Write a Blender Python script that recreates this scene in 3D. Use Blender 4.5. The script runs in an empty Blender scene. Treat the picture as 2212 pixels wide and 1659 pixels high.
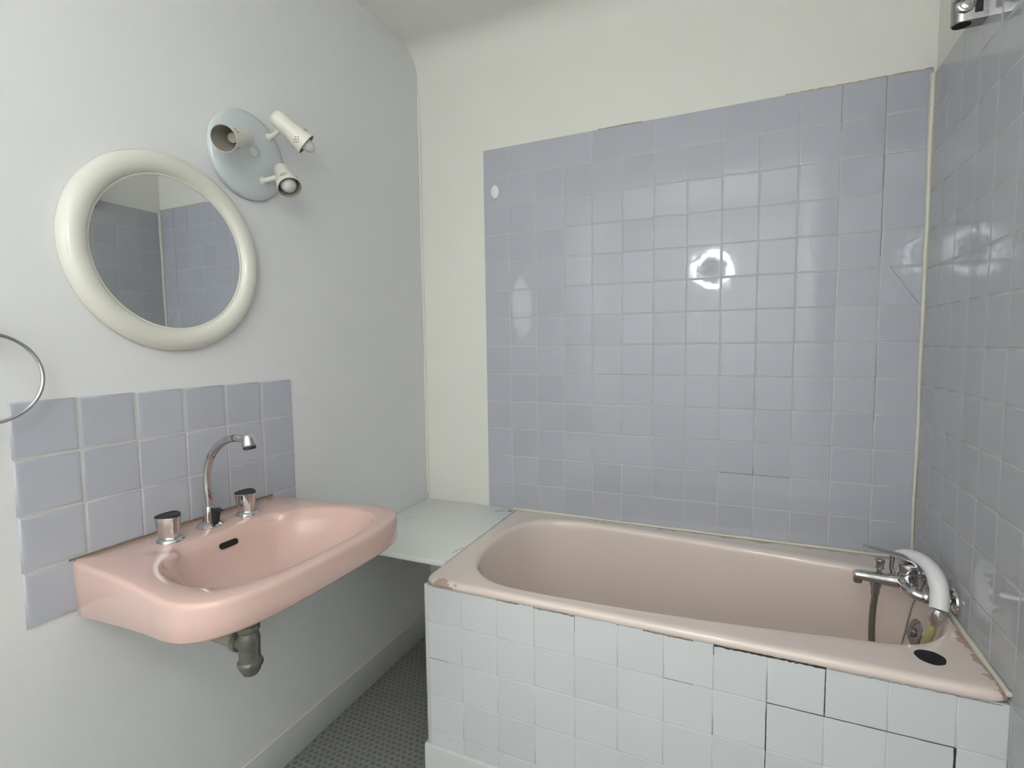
import bpy, bmesh, math, random
from mathutils import Vector, Matrix
random.seed(7)
PI = math.pi
S = bpy.context.scene
COL = S.collection

# ------------------------------------------------------------------ camera
cam_d = bpy.data.cameras.new('camera'); cam = bpy.data.objects.new('camera', cam_d); COL.objects.link(cam)
cam_d.sensor_fit = 'HORIZONTAL'; cam_d.sensor_width = 36.0; cam_d.lens = 18.0856; cam_d.clip_start = 0.02
_r, _f, _u = (0.91444478, 0.40448221, -0.01359726), (-0.40430762, 0.91151923, -0.07528633), (-0.01805782, 0.07434267, 0.99706925)
cam.matrix_world = Matrix(((_r[0], _u[0], -_f[0], 0.9423), (_r[1], _u[1], -_f[1], -1.8715), (_r[2], _u[2], -_f[2], 1.2622), (0, 0, 0, 1)))
S.camera = cam
# ------------------------------------------------------------------ world, exposure
AMBIENT = 0.3
w = bpy.data.worlds.new('world'); S.world = w; w.use_nodes = True
w.node_tree.nodes['Background'].inputs[0].default_value = (0.90, 0.96, 1.0, 1)
w.node_tree.nodes['Background'].inputs[1].default_value = AMBIENT
S.view_settings.view_transform = 'Standard'; S.view_settings.look = 'None'
S.view_settings.gamma = 1.0; S.view_settings.use_curve_mapping = False
S.view_settings.exposure = 0.18
RING_POWER = 42.0      # ring tube of the pendant lamp behind the camera
FILL_POWER = 360.0     # unseen fill emitter added behind its disc, bounced off the front wall

# ------------------------------------------------------------------ materials
def srgb(r, g, b):
    f = lambda c: c / 12.92 if c <= 0.04045 else ((c + 0.055) / 1.055) ** 2.4
    return (f(r / 255), f(g / 255), f(b / 255), 1)

class NT:
    def __init__(s, name):
        s.m = bpy.data.materials.new(name); s.m.use_nodes = True
        s.t = s.m.node_tree; s.b = s.t.nodes['Principled BSDF']
    def n(s, typ, **kw):
        o = s.t.nodes.new(typ)
        for k, v in kw.items():
            if k in o.inputs: o.inputs[k].default_value = v
            else: setattr(o, k, v)
        return o
    def l(s, a, b): s.t.links.new(a, b)
    def coord(s, kind='Object', scale=(1, 1, 1)):
        c = s.n('ShaderNodeTexCoord'); mp = s.n('ShaderNodeMapping'); mp.inputs['Scale'].default_value = scale
        s.l(c.outputs[kind], mp.inputs['Vector']); return mp.outputs[0]
    def noise(s, vec, scale, detail=3, rough=0.5):
        o = s.n('ShaderNodeTexNoise'); o.inputs['Scale'].default_value = scale; o.inputs['Detail'].default_value = detail
        o.inputs['Roughness'].default_value = rough; s.l(vec, o.inputs['Vector']); return o.outputs['Fac']
    def ramp(s, fac, p0, p1):
        o = s.n('ShaderNodeMapRange'); o.inputs['From Min'].default_value = p0; o.inputs['From Max'].default_value = p1
        s.l(fac, o.inputs['Value']); return o.outputs['Result']
    def math(s, op, a, b=None):
        o = s.n('ShaderNodeMath', operation=op)
        for i, v in enumerate((a, b)):
            if v is None: continue
            if isinstance(v, (int, float)): o.inputs[i].default_value = v
            else: s.l(v, o.inputs[i])
        return o.outputs[0]
    def mix(s, fac, c1, c2):
        o = s.n('ShaderNodeMix', data_type='RGBA')
        if isinstance(fac, (int, float)): o.inputs[0].default_value = fac
        else: s.l(fac, o.inputs[0])
        for i, c in ((6, c1), (7, c2)):
            if isinstance(c, tuple): o.inputs[i].default_value = c
            else: s.l(c, o.inputs[i])
        return o.outputs[2]
    def bump(s, h, strength, dist=0.001):
        o = s.n('ShaderNodeBump'); o.inputs['Strength'].default_value = strength; o.inputs['Distance'].default_value = dist
        s.l(h, o.inputs['Height']); s.l(o.outputs[0], s.b.inputs['Normal'])
    def base(s, c):
        if isinstance(c, tuple): s.b.inputs['Base Color'].default_value = c
        else: s.l(c, s.b.inputs['Base Color'])
    def set(s, **kw):
        for k, v in kw.items(): s.b.inputs[k.replace('_', ' ')].default_value = v
        return s

def scale_c(c, k): return (c[0] * k, c[1] * k, c[2] * k, 1)

def plain(name, c, rough=0.5, metal=0.0, var=0.06, nscale=18, bump=0.0, bscale=200, coat=0.0):
    t = NT(name); v = t.coord()
    t.base(t.mix(t.noise(v, nscale, 4), scale_c(c, 1 - var), scale_c(c, 1 + var)))
    t.set(Roughness=rough, Metallic=metal)
    if coat: t.set(Coat_Weight=coat, Coat_Roughness=0.05)
    if bump: t.bump(t.noise(v, bscale, 3), bump, 0.001)
    return t.m

def wall_mat(name, c, streak):
    t = NT(name); v = t.coord()
    k = t.noise(v, 2.2, 4)
    t.base(t.mix(k, scale_c(c, 0.965), scale_c(c, 1.02))); t.set(Roughness=0.62)
    h = t.noise(t.coord(scale=streak), 160, 4, 0.7)
    t.bump(h, 0.22, 0.0012); return t.m

def tile_mat(name, c, rough, wob=0.10, grime=0.05):
    t = NT(name); v = t.coord(); info = t.n('ShaderNodeObjectInfo')
    k = t.ramp(info.outputs['Random'], 0, 1)
    base = t.mix(k, scale_c(c, 0.97), scale_c(c, 1.03))
    g = t.coord('Generated')
    wv = t.n('ShaderNodeVectorMath', operation='ADD'); t.l(v, wv.inputs[0]); 
    cmb = t.n('ShaderNodeCombineXYZ'); sc = t.math('MULTIPLY', info.outputs['Random'], 37.0)
    for i in range(3): t.l(sc, cmb.inputs[i])
    t.l(cmb.outputs[0], wv.inputs[1])
    n1 = t.noise(wv.outputs[0], 45, 5, 0.6)
    t.base(t.mix(t.math('MULTIPLY', t.ramp(n1, 0.45, 0.8), grime), base, scale_c(c, 1.25)))
    t.l(t.ramp(t.noise(wv.outputs[0], 25, 4), 0.2, 1.4), t.b.inputs['Roughness'])
    mr = t.t.nodes[-1]
    r = t.n('ShaderNodeMapRange'); r.inputs['From Min'].default_value = 0.3; r.inputs['From Max'].default_value = 0.8
    r.inputs['To Min'].default_value = rough; r.inputs['To Max'].default_value = rough * 2.0
    t.l(n1, r.inputs['Value']); t.l(r.outputs[0], t.b.inputs['Roughness'])
    t.bump(t.noise(wv.outputs[0], 16, 2), wob, 0.004); return t.m

def pos_axis(t):
    c = t.n('ShaderNodeNewGeometry'); sx = t.n('ShaderNodeSeparateXYZ'); t.l(c.outputs['Position'], sx.inputs[0])
    return c.outputs['Position'], sx.outputs

M = {}
M['wall_left'] = wall_mat('painted_wallpaper_cool_white', srgb(230, 231, 232), (1, 0.12, 1))
M['wall_back'] = wall_mat('painted_wall_warm_white', srgb(236, 236, 229), (1, 1, 1))
M['wall_front'] = wall_mat('painted_wall_white', srgb(242, 242, 240), (1, 1, 1))
M['tile_blue'] = tile_mat('glazed_tile_grey_blue', srgb(185, 188, 198), 0.04)
M['tile_right'] = tile_mat('glazed_tile_grey', srgb(186, 188, 192), 0.05)
M['tile_white'] = tile_mat('white_painted_tile', srgb(219, 221, 223), 0.32, 0.12, 0.02)
M['grout'] = plain('grout_pale', srgb(197, 197, 195), 0.8, var=0.12, nscale=30, bump=0.3, bscale=500)
M['grout_white'] = plain('grout_painted_white', srgb(208, 210, 211), 0.5, var=0.03, bump=0.2, bscale=400)
M['crack'] = plain('dark_open_joint', srgb(62, 58, 52), 0.9, var=0.3, nscale=90)
M['mould'] = plain('yellow_brown_stain', srgb(196, 184, 148), 0.9, var=0.3, nscale=150)
M['crack_grey'] = plain('grey_open_joint', srgb(150, 150, 146), 0.9, var=0.3, nscale=120)
M['crack_brown'] = plain('brown_open_joint', srgb(136, 126, 114), 0.9, var=0.4, nscale=120)
M['sealant'] = plain('cream_sealant', srgb(222, 220, 206), 0.45, var=0.06, nscale=60, bump=0.5, bscale=120)
M['plinth'] = plain('white_plinth_paint', srgb(214, 217, 217), 0.45, var=0.03, bump=0.25, bscale=220)
M['shelf'] = plain('white_gloss_board', srgb(240, 243, 239), 0.4, var=0.03, nscale=7, bump=0.15, bscale=60)
M['ceramic'] = plain('pink_ceramic', srgb(221, 188, 178), 0.09, var=0.02, nscale=9, coat=0.25)
M['chrome'] = plain('chrome', (0.62, 0.62, 0.63, 1), 0.10, 1.0, var=0.10, nscale=60)
M['chrome_worn'] = plain('worn_chrome', (0.36, 0.35, 0.35, 1), 0.24, 1.0, var=0.3, nscale=120)
M['black'] = plain('black_plastic', srgb(40, 41, 44), 0.45, var=0.2)
M['rubber'] = plain('black_rubber', srgb(26, 26, 28), 0.8, var=0.3, nscale=90, bump=0.6, bscale=300)
M['dark'] = plain('dark_hollow', srgb(30, 26, 22), 0.9)
M['white_plastic'] = plain('white_plastic', srgb(238, 238, 238), 0.28, var=0.015)
M['ivory'] = plain('ivory_gloss_plastic', srgb(224, 223, 213), 0.09, var=0.02, nscale=5, coat=0.3)
M['enamel'] = plain('ivory_enamel', srgb(228, 226, 214), 0.3, var=0.02)
M['shade_inner'] = plain('grey_shade_lining', srgb(170, 165, 156), 0.35, var=0.2, nscale=80)
M['plate_glass'] = plain('pale_blue_grey_glass_plate', srgb(203, 211, 214), 0.12, var=0.02, coat=0.5)
M['lead'] = plain('aged_lead_grey', srgb(128, 129, 122), 0.36, 0.55, var=0.6, nscale=45, bump=0.6, bscale=90)
M['pipe'] = plain('stained_grey_pipe', srgb(160, 154, 135), 0.6, var=0.3, nscale=40)
M['yellow_tube'] = plain('yellowed_tube', srgb(190, 178, 130), 0.35, var=0.1, nscale=60)
M['steel'] = plain('ribbed_steel', (0.30, 0.29, 0.28, 1), 0.3, 0.9, var=0.25, nscale=200)
M['stud'] = plain('dark_floor_stud', srgb(114, 116, 113), 0.55, var=0.2, nscale=50)
M['floor'] = plain('dark_grey_vinyl', srgb(142, 144, 141), 0.6, var=0.12, nscale=40, bump=0.3, bscale=150)
M['mirror'] = NT('mirror_silver').set(Metallic=1.0, Roughness=0.0).m
_mt = NT('mirror_glass'); _mt.base(_mt.mix(_mt.noise(_mt.coord(), 3), (0.83, 0.85, 0.86, 1), (0.86, 0.88, 0.885, 1))); _mt.set(Metallic=1.0, Roughness=0.012); M['mirror'] = _mt.m
_b = NT('frosted_bulb'); _b.base(_b.mix(_b.noise(_b.coord(), 40), srgb(214, 214, 212), srgb(226, 226, 224))); _b.set(Roughness=0.2, Transmission_Weight=0.15); M['bulb'] = _b.m

def emis(name, c, s):
    t = NT(name); t.base((0.9, 0.9, 0.88, 1)); t.b.inputs['Emission Color'].default_value = c; t.b.inputs['Emission Strength'].default_value = s; return t.m
M['ring_glow'] = emis('lit_tube', (0.97, 0.985, 1.0, 1), RING_POWER)
M['fill_glow'] = emis('lit_fill', (0.97, 0.985, 1.0, 1), FILL_POWER)

def tub_mat():
    t = NT('pink_bath_enamel'); P, ax = pos_axis(t)
    body = t.mix(t.noise(P, 4, 4), srgb(236, 219, 210), srgb(240, 226, 217))
    n = t.noise(P, 26, 6, 0.65)
    # flaked reglazing: along the back wall, along the right wall, and at the front left corner
    def edge(d, w):   # 1 at the edge falling to 0 over w
        return t.ramp(d, w, 0.0)
    eb = edge(t.math('MULTIPLY', ax[1], -1.0), 0.045)
    er = edge(t.math('SUBTRACT', 1.428, t.math('SUBTRACT', ax[0], t.math('MULTIPLY', t.math('ADD', ax[1], 0.0), 0.0205))), 0.03)
    dx = t.math('SUBTRACT', ax[0], 0.175); dy = t.math('ADD', ax[1], 0.672); dz = t.math('SUBTRACT', ax[2], 0.585)
    d = t.math('SQRT', t.math('ADD', t.math('ADD', t.math('POWER', dx, 2.0), t.math('MULTIPLY', t.math('POWER', dy, 2.0), 3.0)), t.math('MULTIPLY', t.math('POWER', dz, 2.0), 2.0)))
    ec = edge(d, 0.07)
    bx = t.math('GREATER_THAN', ax[0], 0.45)
    e = t.math('MAXIMUM', t.math('MULTIPLY', eb, bx), t.math('MAXIMUM', er, ec))
    mask = t.math('GREATER_THAN', t.math('ADD', n, t.math('MULTIPLY', e, 0.42)), 0.715)
    top = t.math('GREATER_THAN', ax[2], 0.57)
    mask = t.math('MULTIPLY', mask, t.math('MULTIPLY', top, t.math('GREATER_THAN', e, 0.02)))
    t.base(t.mix(mask, body, srgb(190, 162, 152)))
    r = t.n('ShaderNodeMapRange'); r.inputs['To Min'].default_value = 0.13; r.inputs['To Max'].default_value = 0.5; t.l(mask, r.inputs['Value']); t.l(r.outputs[0], t.b.inputs['Roughness'])
    t.set(Coat_Weight=0.4, Coat_Roughness=0.04); return t.m
M['tub'] = tub_mat()

def spout_mat():
    t = NT('peeling_chrome'); P, ax = pos_axis(t)
    n = t.noise(t.coord(scale=(1, 1, 0.45)), 70, 4)
    m = t.math('GREATER_THAN', n, 0.585)
    t.base(t.mix(m, (0.5, 0.5, 0.5, 1), srgb(150, 112, 104))); t.set(Metallic=0.9, Roughness=0.2); return t.m
M['spout'] = spout_mat()

# ------------------------------------------------------------------ mesh helpers
def world_of(o):
    v = Vector((0, 0, 0))
    while o is not None: v = v + o.location; o = o.parent
    return v

def put(name, bm, mat, parent=None, smooth=True, angle=40, loc=None):
    """link a bmesh given in world coordinates as one mesh object"""
    off = world_of(parent) if parent else Vector((0, 0, 0))
    base = Vector(loc) if loc else Vector((0, 0, 0))
    if loc: off = off + (base if not parent else Vector((0, 0, 0)))
    bmesh.ops.recalc_face_normals(bm, faces=bm.faces)
    for v in bm.verts: v.co -= off
    me = bpy.data.meshes.new(name); bm.to_mesh(me); bm.free()
    if smooth:
        for p in me.polygons: p.use_smooth = True
        try: me.set_sharp_from_angle(angle=math.radians(angle))
        except Exception: pass
    o = bpy.data.objects.new(name, me); COL.objects.link(o)
    if isinstance(mat, (list, tuple)):
        for m in mat: me.materials.append(M[m])
    else: me.materials.append(M[mat])
    if parent: o.parent = parent
    elif loc: o.location = base
    return o

def thing(name, label, cat, loc, group=None):
    o = bpy.data.objects.new(name, None); COL.objects.link(o); o.location = loc; o.empty_display_size = 0.05
    return tag(o, label, cat, group)
def tag(o, label, cat, group=None):
    o['label'] = label; o['category'] = cat
    if group: o['group'] = group
    return o
def struct(o, label=None):
    o['kind'] = 'structure'
    if label: o['label'] = label
    return o

def box(bm, x0, x1, y0, y1, z0, z1, bev=0.0, seg=2):
    vs = [bm.verts.new((x, y, z)) for x in (x0, x1) for y in (y0, y1) for z in (z0, z1)]
    fs = [bm.faces.new([vs[i] for i in f]) for f in ((0, 1, 3, 2), (4, 6, 7, 5), (0, 4, 5, 1), (2, 3, 7, 6), (0, 2, 6, 4), (1, 5, 7, 3))]
    if bev:
        es = list({e for f in fs for e in f.edges})
        bmesh.ops.bevel(bm, geom=es, offset=bev, segments=seg, affect='EDGES', profile=0.5)
    return bm

def frame(d):
    d = Vector(d).normalized(); a = Vector((0, 0, 1)) if abs(d.z) < 0.9 else Vector((0, 1, 0))
    x = a.cross(d).normalized(); return x, d.cross(x), d

def lathe(bm, origin, axis, prof, n=32, squash=None, twist=0.0, c0=True, c1=True):
    """prof: list of (radius, height along axis); squash(angle) multiplies the radius"""
    x, y, d = frame(axis); o = Vector(origin); rings = []
    for r, h in prof:
        rings.append([bm.verts.new(o + d * h + (x * math.cos(a) + y * math.sin(a)) * max(r, 1e-5) * (squash(a) if squash else 1)) for a in [twist + 2 * PI * i / n for i in range(n)]])
    for A, B in zip(rings, rings[1:]):
        for i in range(n): bm.faces.new((A[i], A[(i + 1) % n], B[(i + 1) % n], B[i]))
    if c0: bm.faces.new(rings[0][::-1])
    if c1: bm.faces.new(rings[-1])
    return bm

def crom(pts, k=8):
    P = [Vector(p) for p in pts]; P = [P[0] * 2 - P[1]] + P + [P[-1] * 2 - P[-2]]; out = []
    for i in range(1, len(P) - 2):
        a, b, c, d = P[i - 1:i + 3]
        for j in range(k):
            t = j / k
            out.append(0.5 * ((2 * b) + (c - a) * t + (2 * a - 5 * b + 4 * c - d) * t * t + (3 * b - a - 3 * c + d) * t ** 3))
    out.append(P[-2].copy()); return out

def tube(bm, pts, r, n=14, closed=False, caps=True):
    pts = [Vector(p) for p in pts]; N = len(pts); rings = []; px = None
    for i, p in enumerate(pts):
        if closed: d = pts[(i + 1) % N] - pts[i - 1]
        else: d = pts[min(i + 1, N - 1)] - pts[max(i - 1, 0)]
        d.normalize()
        if px is None: px = frame(d)[0]
        px = (px - d * px.dot(d)).normalized(); py = d.cross(px)
        rr = r[i] if isinstance(r, (list, tuple)) else r
        rings.append([bm.verts.new(p + (px * math.cos(2 * PI * k / n) + py * math.sin(2 * PI * k / n)) * rr) for k in range(n)])
    pairs = list(zip(rings, rings[1:])) + ([(rings[-1], rings[0])] if closed else [])
    for A, B in pairs:
        for i in range(n): bm.faces.new((A[i], A[(i + 1) % n], B[(i + 1) % n], B[i]))
    if caps and not closed: bm.faces.new(rings[0][::-1]); bm.faces.new(rings[-1])
    return bm

def loft(bm, loops, cap0=False, cap1=False):
    R = [[bm.verts.new(p) for p in L] for L in loops]; n = len(R[0])
    for A, B in zip(R, R[1:]):
        for i in range(n): bm.faces.new((A[i], A[(i + 1) % n], B[(i + 1) % n], B[i]))
    if cap0: bm.faces.new(R[0][::-1])
    if cap1: bm.faces.new(R[-1])
    return bm

def prism(bm, poly, axis, a, b):
    """poly of 2-D points extruded along axis 'x','y' or 'z' from a to b"""
    f = {'x': lambda p, t: (t, p[0], p[1]), 'y': lambda p, t: (p[0], t, p[1]), 'z': lambda p, t: (p[0], p[1], t)}[axis]
    A = [bm.verts.new(f(p, a)) for p in poly]; B = [bm.verts.new(f(p, b)) for p in poly]; n = len(poly)
    bm.faces.new(A[::-1]); bm.faces.new(B)
    for i in range(n): bm.faces.new((A[i], A[(i + 1) % n], B[(i + 1) % n], B[i]))
    return bm
NB = bmesh.new

# ------------------------------------------------------------------ room shell
XL, XR, YB, YF, ZC = -0.300, 1.432, 0.005, -3.60, 2.46
TILT = 0.0205           # the right wall is not quite square to the back wall
def xr(y): return XR + TILT * y

floor = struct(put('floor', box(NB(), XL - 0.1, XR + 0.1, YF - 0.1, YB + 0.1, -0.06, 0.0), 'floor', smooth=False), 'dark grey studded vinyl floor')
wall_back = struct(put('wall_back', box(NB(), XL - 0.1, XR + 0.1, YB, YB + 0.1, 0.0, ZC), 'wall_back', smooth=False), 'warm white painted back wall with grey blue tiles over the bath')
wall_left = struct(put('wall_left', box(NB(), XL - 0.1, XL, YF, YB, 0.0, ZC + 0.06), 'wall_left', smooth=False), 'cool white papered wall behind the washbasin')
wall_front = struct(put('wall_front', box(NB(), XL - 0.1, XR + 0.1, YF - 0.1, YF, 0.0, ZC + 0.06), 'wall_front', smooth=False), 'white wall opposite the bath')
bm = NB(); box(bm, 0.004, 0.1, YF - 0.05, YB, 0.0, ZC + 0.06)
wr_me_obj = put('wall_right', bm, 'wall_back', smooth=False)
wall_right = struct(wr_me_obj, 'grey tiled wall behind the bath mixer'); wall_right.location = (XR, 0, 0); wall_right.rotation_euler = (0, 0, -TILT)
# ceiling: coved along the back wall
RC = 0.10
prof = [(YB + 0.02, ZC + 0.06), (YB + 0.02, ZC - RC)] + [(YB - RC + RC * math.cos(a), ZC - RC + RC * math.sin(a)) for a in [PI / 2 * i / 16 for i in range(17)]] + [(YF, ZC), (YF, ZC + 0.06)]
struct(put('ceiling', prism(NB(), prof, 'x', XL - 0.02, XR + 0.05), 'wall_back', angle=30), 'white ceiling curving into the back wall')

# studs of the floor: too many to count, one mesh
bm = NB(); pitch = 0.021; nx, ny = int(1.74 / pitch), int(2.64 / (pitch * 0.866))
verts, faces = [], []
for j in range(ny):
    for i in range(nx):
        x = XL + 0.012 + (i + 0.5 * (j % 2)) * pitch; y = -0.012 - j * pitch * 0.866
        if x > XR - 0.06 or (x > 0.13 and y > -0.66): continue
        b = len(verts)
        for r, z in ((0.0074, 0.0), (0.0058, 0.0011)):
            for k in range(8): a = 2 * PI * k / 8; verts.append((x + r * math.cos(a), y + r * math.sin(a), z))
        for k in range(8): faces.append((b + k, b + (k + 1) % 8, b + 8 + (k + 1) % 8, b + 8 + k))
        faces.append(tuple(b + 8 + k for k in range(8)))
me = bpy.data.meshes.new('floor_studs'); me.from_pydata(verts, [], faces); me.materials.append(M['stud'])
o = bpy.data.objects.new('floor_studs', me); COL.objects.link(o); o.parent = floor; o['kind'] = 'stuff'
bm.free()

# plinth (baseboard)
struct(put('baseboard_left', box(NB(), XL, XL + 0.006, YF, YB - 0.002, 0.0, 0.103, 0.002), 'plinth', angle=60), 'white painted plinth along the left wall')
struct(put('baseboard_back', box(NB(), XL + 0.006, 0.12, YB - 0.006, YB, 0.0, 0.103, 0.002), 'plinth', angle=60), 'white painted plinth under the shelf')
bb = bpy.data.objects['baseboard_left']
put('top_bead', tube(NB(), [(XL + 0.003, YF + 0.02 + i * 0.1, 0.1035) for i in range(int(-YF / 0.1))], 0.0036, 8), 'sealant', bb)
# thin crack with filler in the corner of left and back wall
bm = NB(); tube(bm, crom([(XL + 0.004 + random.uniform(-.002, .002), YB - 0.004, z) for z in (2.30, 2.2, 2.0, 1.7, 1.4, 1.1, 0.8, 0.62)], 3), 0.005, 8)
struct(put('trim_1', bm, 'wall_back'), 'painted filler bead in the corner of the two white walls')

# ------------------------------------------------------------------ tiles
_cache = {}
def tile_mesh(wd, ht, th, r, mat):
    key = (round(wd, 4), round(ht, 4), th, r, mat)
    if key in _cache: return _cache[key]
    bm = NB(); rings = []
    for ins, y in ((0, th), (0, r), (r * 0.35, r * 0.28), (r, 0.0), (r * 2.2, 0.0)):
        a, c = wd / 2 - ins, ht / 2 - ins
        rings.append([bm.verts.new((sx * a, y, sz * c)) for sx, sz in ((-1, -1), (1, -1), (1, 1), (-1, 1))])
    for A, B in zip(rings, rings[1:]):
        for i in range(4): bm.faces.new((A[i], A[(i + 1) % 4], B[(i + 1) % 4], B[i]))
    bm.faces.new(rings[-1])
    bmesh.ops.recalc_face_normals(bm, faces=bm.faces)
    me = bpy.data.meshes.new('tile'); bm.to_mesh(me); bm.free()
    for p in me.polygons: p.use_smooth = True
    me.materials.append(M[mat]); _cache[key] = me; return me

def add_tile(parent, loc, rz, wd, ht, mat, th=0.006, r=0.0016, jit=0.0014):
    o = bpy.data.objects.new('tile', tile_mesh(wd, ht, th, r, mat)); COL.objects.link(o); o.parent = parent
    o.location = loc; o.rotation_mode = 'ZXY'
    o.rotation_euler = (random.gauss(0, jit), 0, rz + random.gauss(0, jit)); return o

P = 0.11; G = 0.0026; ZT = 2.028
# back wall: 13 x 13 over the bath
bm = NB(); box(bm, 0.0015, 1.4255, 0.0007, YB + 0.001, ZT - 13 * P, ZT - 0.001)
put('grout', bm, 'grout', wall_back, smooth=False)
for j in range(13):
    for i in range(13):
        add_tile(wall_back, (i * P + P / 2 + random.gauss(0, .0003), random.gauss(0, .0002), ZT - j * P - P / 2 + random.gauss(0, .0003)), 0, P - G, P - G, 'tile_blue')
# open joints and one diagonal crack
def strip(parent, pts, wd, nrm, mat='crack', name='crack'):
    bm = NB(); nrm = Vector(nrm); pts = [Vector(p) for p in pts]; prev = None
    for i, p in enumerate(pts):
        d = (pts[min(i + 1, len(pts) - 1)] - pts[max(i - 1, 0)]).normalized(); s = d.cross(nrm) * wd / 2 * random.uniform(0.6, 1.25)
        cur = [bm.verts.new(p + s), bm.verts.new(p - s), bm.verts.new(p - s - nrm * 0.002), bm.verts.new(p + s - nrm * 0.002)]
        if prev:
            for k in range(4): bm.faces.new((prev[k], prev[(k + 1) % 4], cur[(k + 1) % 4], cur[k]))
        prev = cur
    return put(name, bm, mat, parent, smooth=False)
def line(a, b, n=10, j=0.0004):
    a, b = Vector(a), Vector(b)
    return [a.lerp(b, k / n) + Vector((random.gauss(0, j), 0, random.gauss(0, j))) for k in range(n + 1)]
strip(wall_back, line((12 * P, 0.0003, ZT), (12 * P, 0.0003, ZT - 4.7 * P), 14), 0.0017, (0, -1, 0), 'crack_brown')
strip(wall_back, line((12 * P, 0.0003, ZT - 7.0 * P), (12 * P, 0.0003, ZT - 9.2 * P), 8), 0.0012, (0, -1, 0), 'crack_brown')
strip(wall_back, line((11 * P, 0.0003, ZT), (11 * P, 0.0003, ZT - 1.2 * P), 8), 0.0012, (0, -1, 0), 'crack_brown')
strip(wall_back, line((12 * P + 0.003, -0.0004, ZT - 4.68 * P), (1.418, -0.0004, ZT - 6.0 * P), 12, .0006), 0.0016, (0, -1, 0), 'crack_brown')
strip(wall_back, line((4.2 * P, 0.0003, ZT), (5.6 * P, 0.0003, ZT), 8), 0.002, (0, -1, 0), 'crack_brown')
strip(wall_back, line((8.05 * P, 0.0003, ZT - 11 * P), (10 * P, 0.0003, ZT - 11 * P), 12), 0.0014, (0, -1, 0), 'crack_brown')
strip(wall_back, line((9 * P, 0.0003, ZT - 10.7 * P), (9 * P, 0.0003, ZT - 11.05 * P), 4), 0.0012, (0, -1, 0), 'crack_brown')
strip(wall_back, line((9.6 * P, 0.0006, ZT + 0.0008), (12.95 * P, 0.0006, ZT + 0.0008), 40, .0009), 0.0028, (0, -1, 0), 'mould')
# left wall splashback 6 columns x 4 rows
SY, SZ = -1.3842, 1.169
bm = NB(); box(bm, XL - 0.001, XL + 0.0037, SY + 0.003, SY + 6 * P - 0.003, SZ - 4 * P + 0.002, SZ - 0.003)
put('grout', bm, 'grout', wall_left, smooth=False)
for j in range(4):
    for i in range(6):
        add_tile(wall_left, (XL + 0.0045, SY + i * P + P / 2, SZ - j * P - P / 2), PI / 2, P - 0.0018, P - 0.0018, 'tile_blue', r=0.004 if i in (0, 5) or j == 0 else 0.0022)
# right wall: all rows beside the bath front, 13 rows above it
bm = NB(); box(bm, -0.0007, 0.005, -12 * P - 0.02, -0.004, 0.0, ZT - 0.018)
put('grout', bm, 'grout', None, smooth=False)
gr = bpy.data.objects['grout.002']; gr.parent = wall_right
for k in range(12):
    for j in range(18):
        if j >= 13 and k < 5: continue
        h = P - G; zc = ZT - 0.016 - j * P - P / 2
        if zc - h / 2 < 0.0: continue
        add_tile(wall_right, (-0.0012, -0.0105 - k * P - P / 2, zc), -PI / 2, P - G, h, 'tile_right')

# cream filler down the corner between the two tiled walls
bm = NB(); tube(bm, crom([(1.4275 + random.uniform(-.001, .0015), -0.004, z) for z in [0.6 + 0.1085 * i for i in range(14)]], 3), [0.0042 + 0.0045 * (i / 39) ** 2 + random.uniform(-.0007, .0007) for i in range(40)], 8)
struct(put('trim_2', bm, 'sealant'), 'cream filler bead in the corner of the two tiled walls')

# ------------------------------------------------------------------ bath
TX0, TX1, TYF = 0.123, 1.4285, -0.668
TC = (0.77, -0.345)
def resample(poly, n, center, angs):
    """radial resampling of a closed polygon about a centre (star shaped)"""
    out = []; m = len(poly)
    for a in angs:
        d = (math.cos(a), math.sin(a)); best = None
        for i in range(m):
            p, q = poly[i], poly[(i + 1) % m]
            ex, ey = q[0] - p[0], q[1] - p[1]; wx, wy = p[0] - center[0], p[1] - center[1]
            den = d[0] * ey - d[1] * ex
            if abs(den) < 1e-12: continue
            t = (wx * ey - wy * ex) / den; s = (wx * d[1] - wy * d[0]) / den
            if t > 0 and -1e-9 <= s <= 1 + 1e-9 and (best is None or t > best): best = t
        out.append((center[0] + d[0] * best, center[1] + d[1] * best))
    return out
def round_poly(pts, rad, k=6):
    out = []; n = len(pts)
    for i in range(n):
        p = Vector(pts[i]).to_2d(); a = Vector(pts[i - 1]).to_2d(); b = Vector(pts[(i + 1) % n]).to_2d(); r = rad[i] if isinstance(rad, (list, tuple)) else rad
        if r <= 0: out.append(tuple(p)); continue
        u, v = (a - p).normalized(), (b - p).normalized()
        p0, p1 = p + u * r, p + v * r
        for j in range(k + 1):
            t = j / k; out.append(tuple((1 - t) ** 2 * p0 + 2 * t * (1 - t) * p + t * t * p1))
    return out
def closed_crom(pts, k=6):
    P_ = [Vector((p[0], p[1], 0)) for p in pts]; n = len(P_); out = []
    for i in range(n):
        a, b, c, d = P_[i - 1], P_[i], P_[(i + 1) % n], P_[(i + 2) % n]
        for j in range(k):
            t = j / k
            q = 0.5 * ((2 * b) + (c - a) * t + (2 * a - 5 * b + 4 * c - d) * t * t + (3 * b - a - 3 * c + d) * t ** 3); out.append((q.x, q.y))
    return out
def inset(poly, d):
    n = len(poly); out = []
    for i in range(n):
        a, b = Vector(poly[i - 1]), Vector(poly[(i + 1) % n]); t = (b - a).normalized(); nrm = Vector((-t.y, t.x)); out.append((poly[i][0] + nrm.x * d, poly[i][1] + nrm.y * d))
    return out
def l2(A, B, t): return [(a[0] + (b[0] - a[0]) * t, a[1] + (b[1] - a[1]) * t) for a, b in zip(A, B)]
def z3(A, z): return [(p[0], p[1], z) for p in A]

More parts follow.
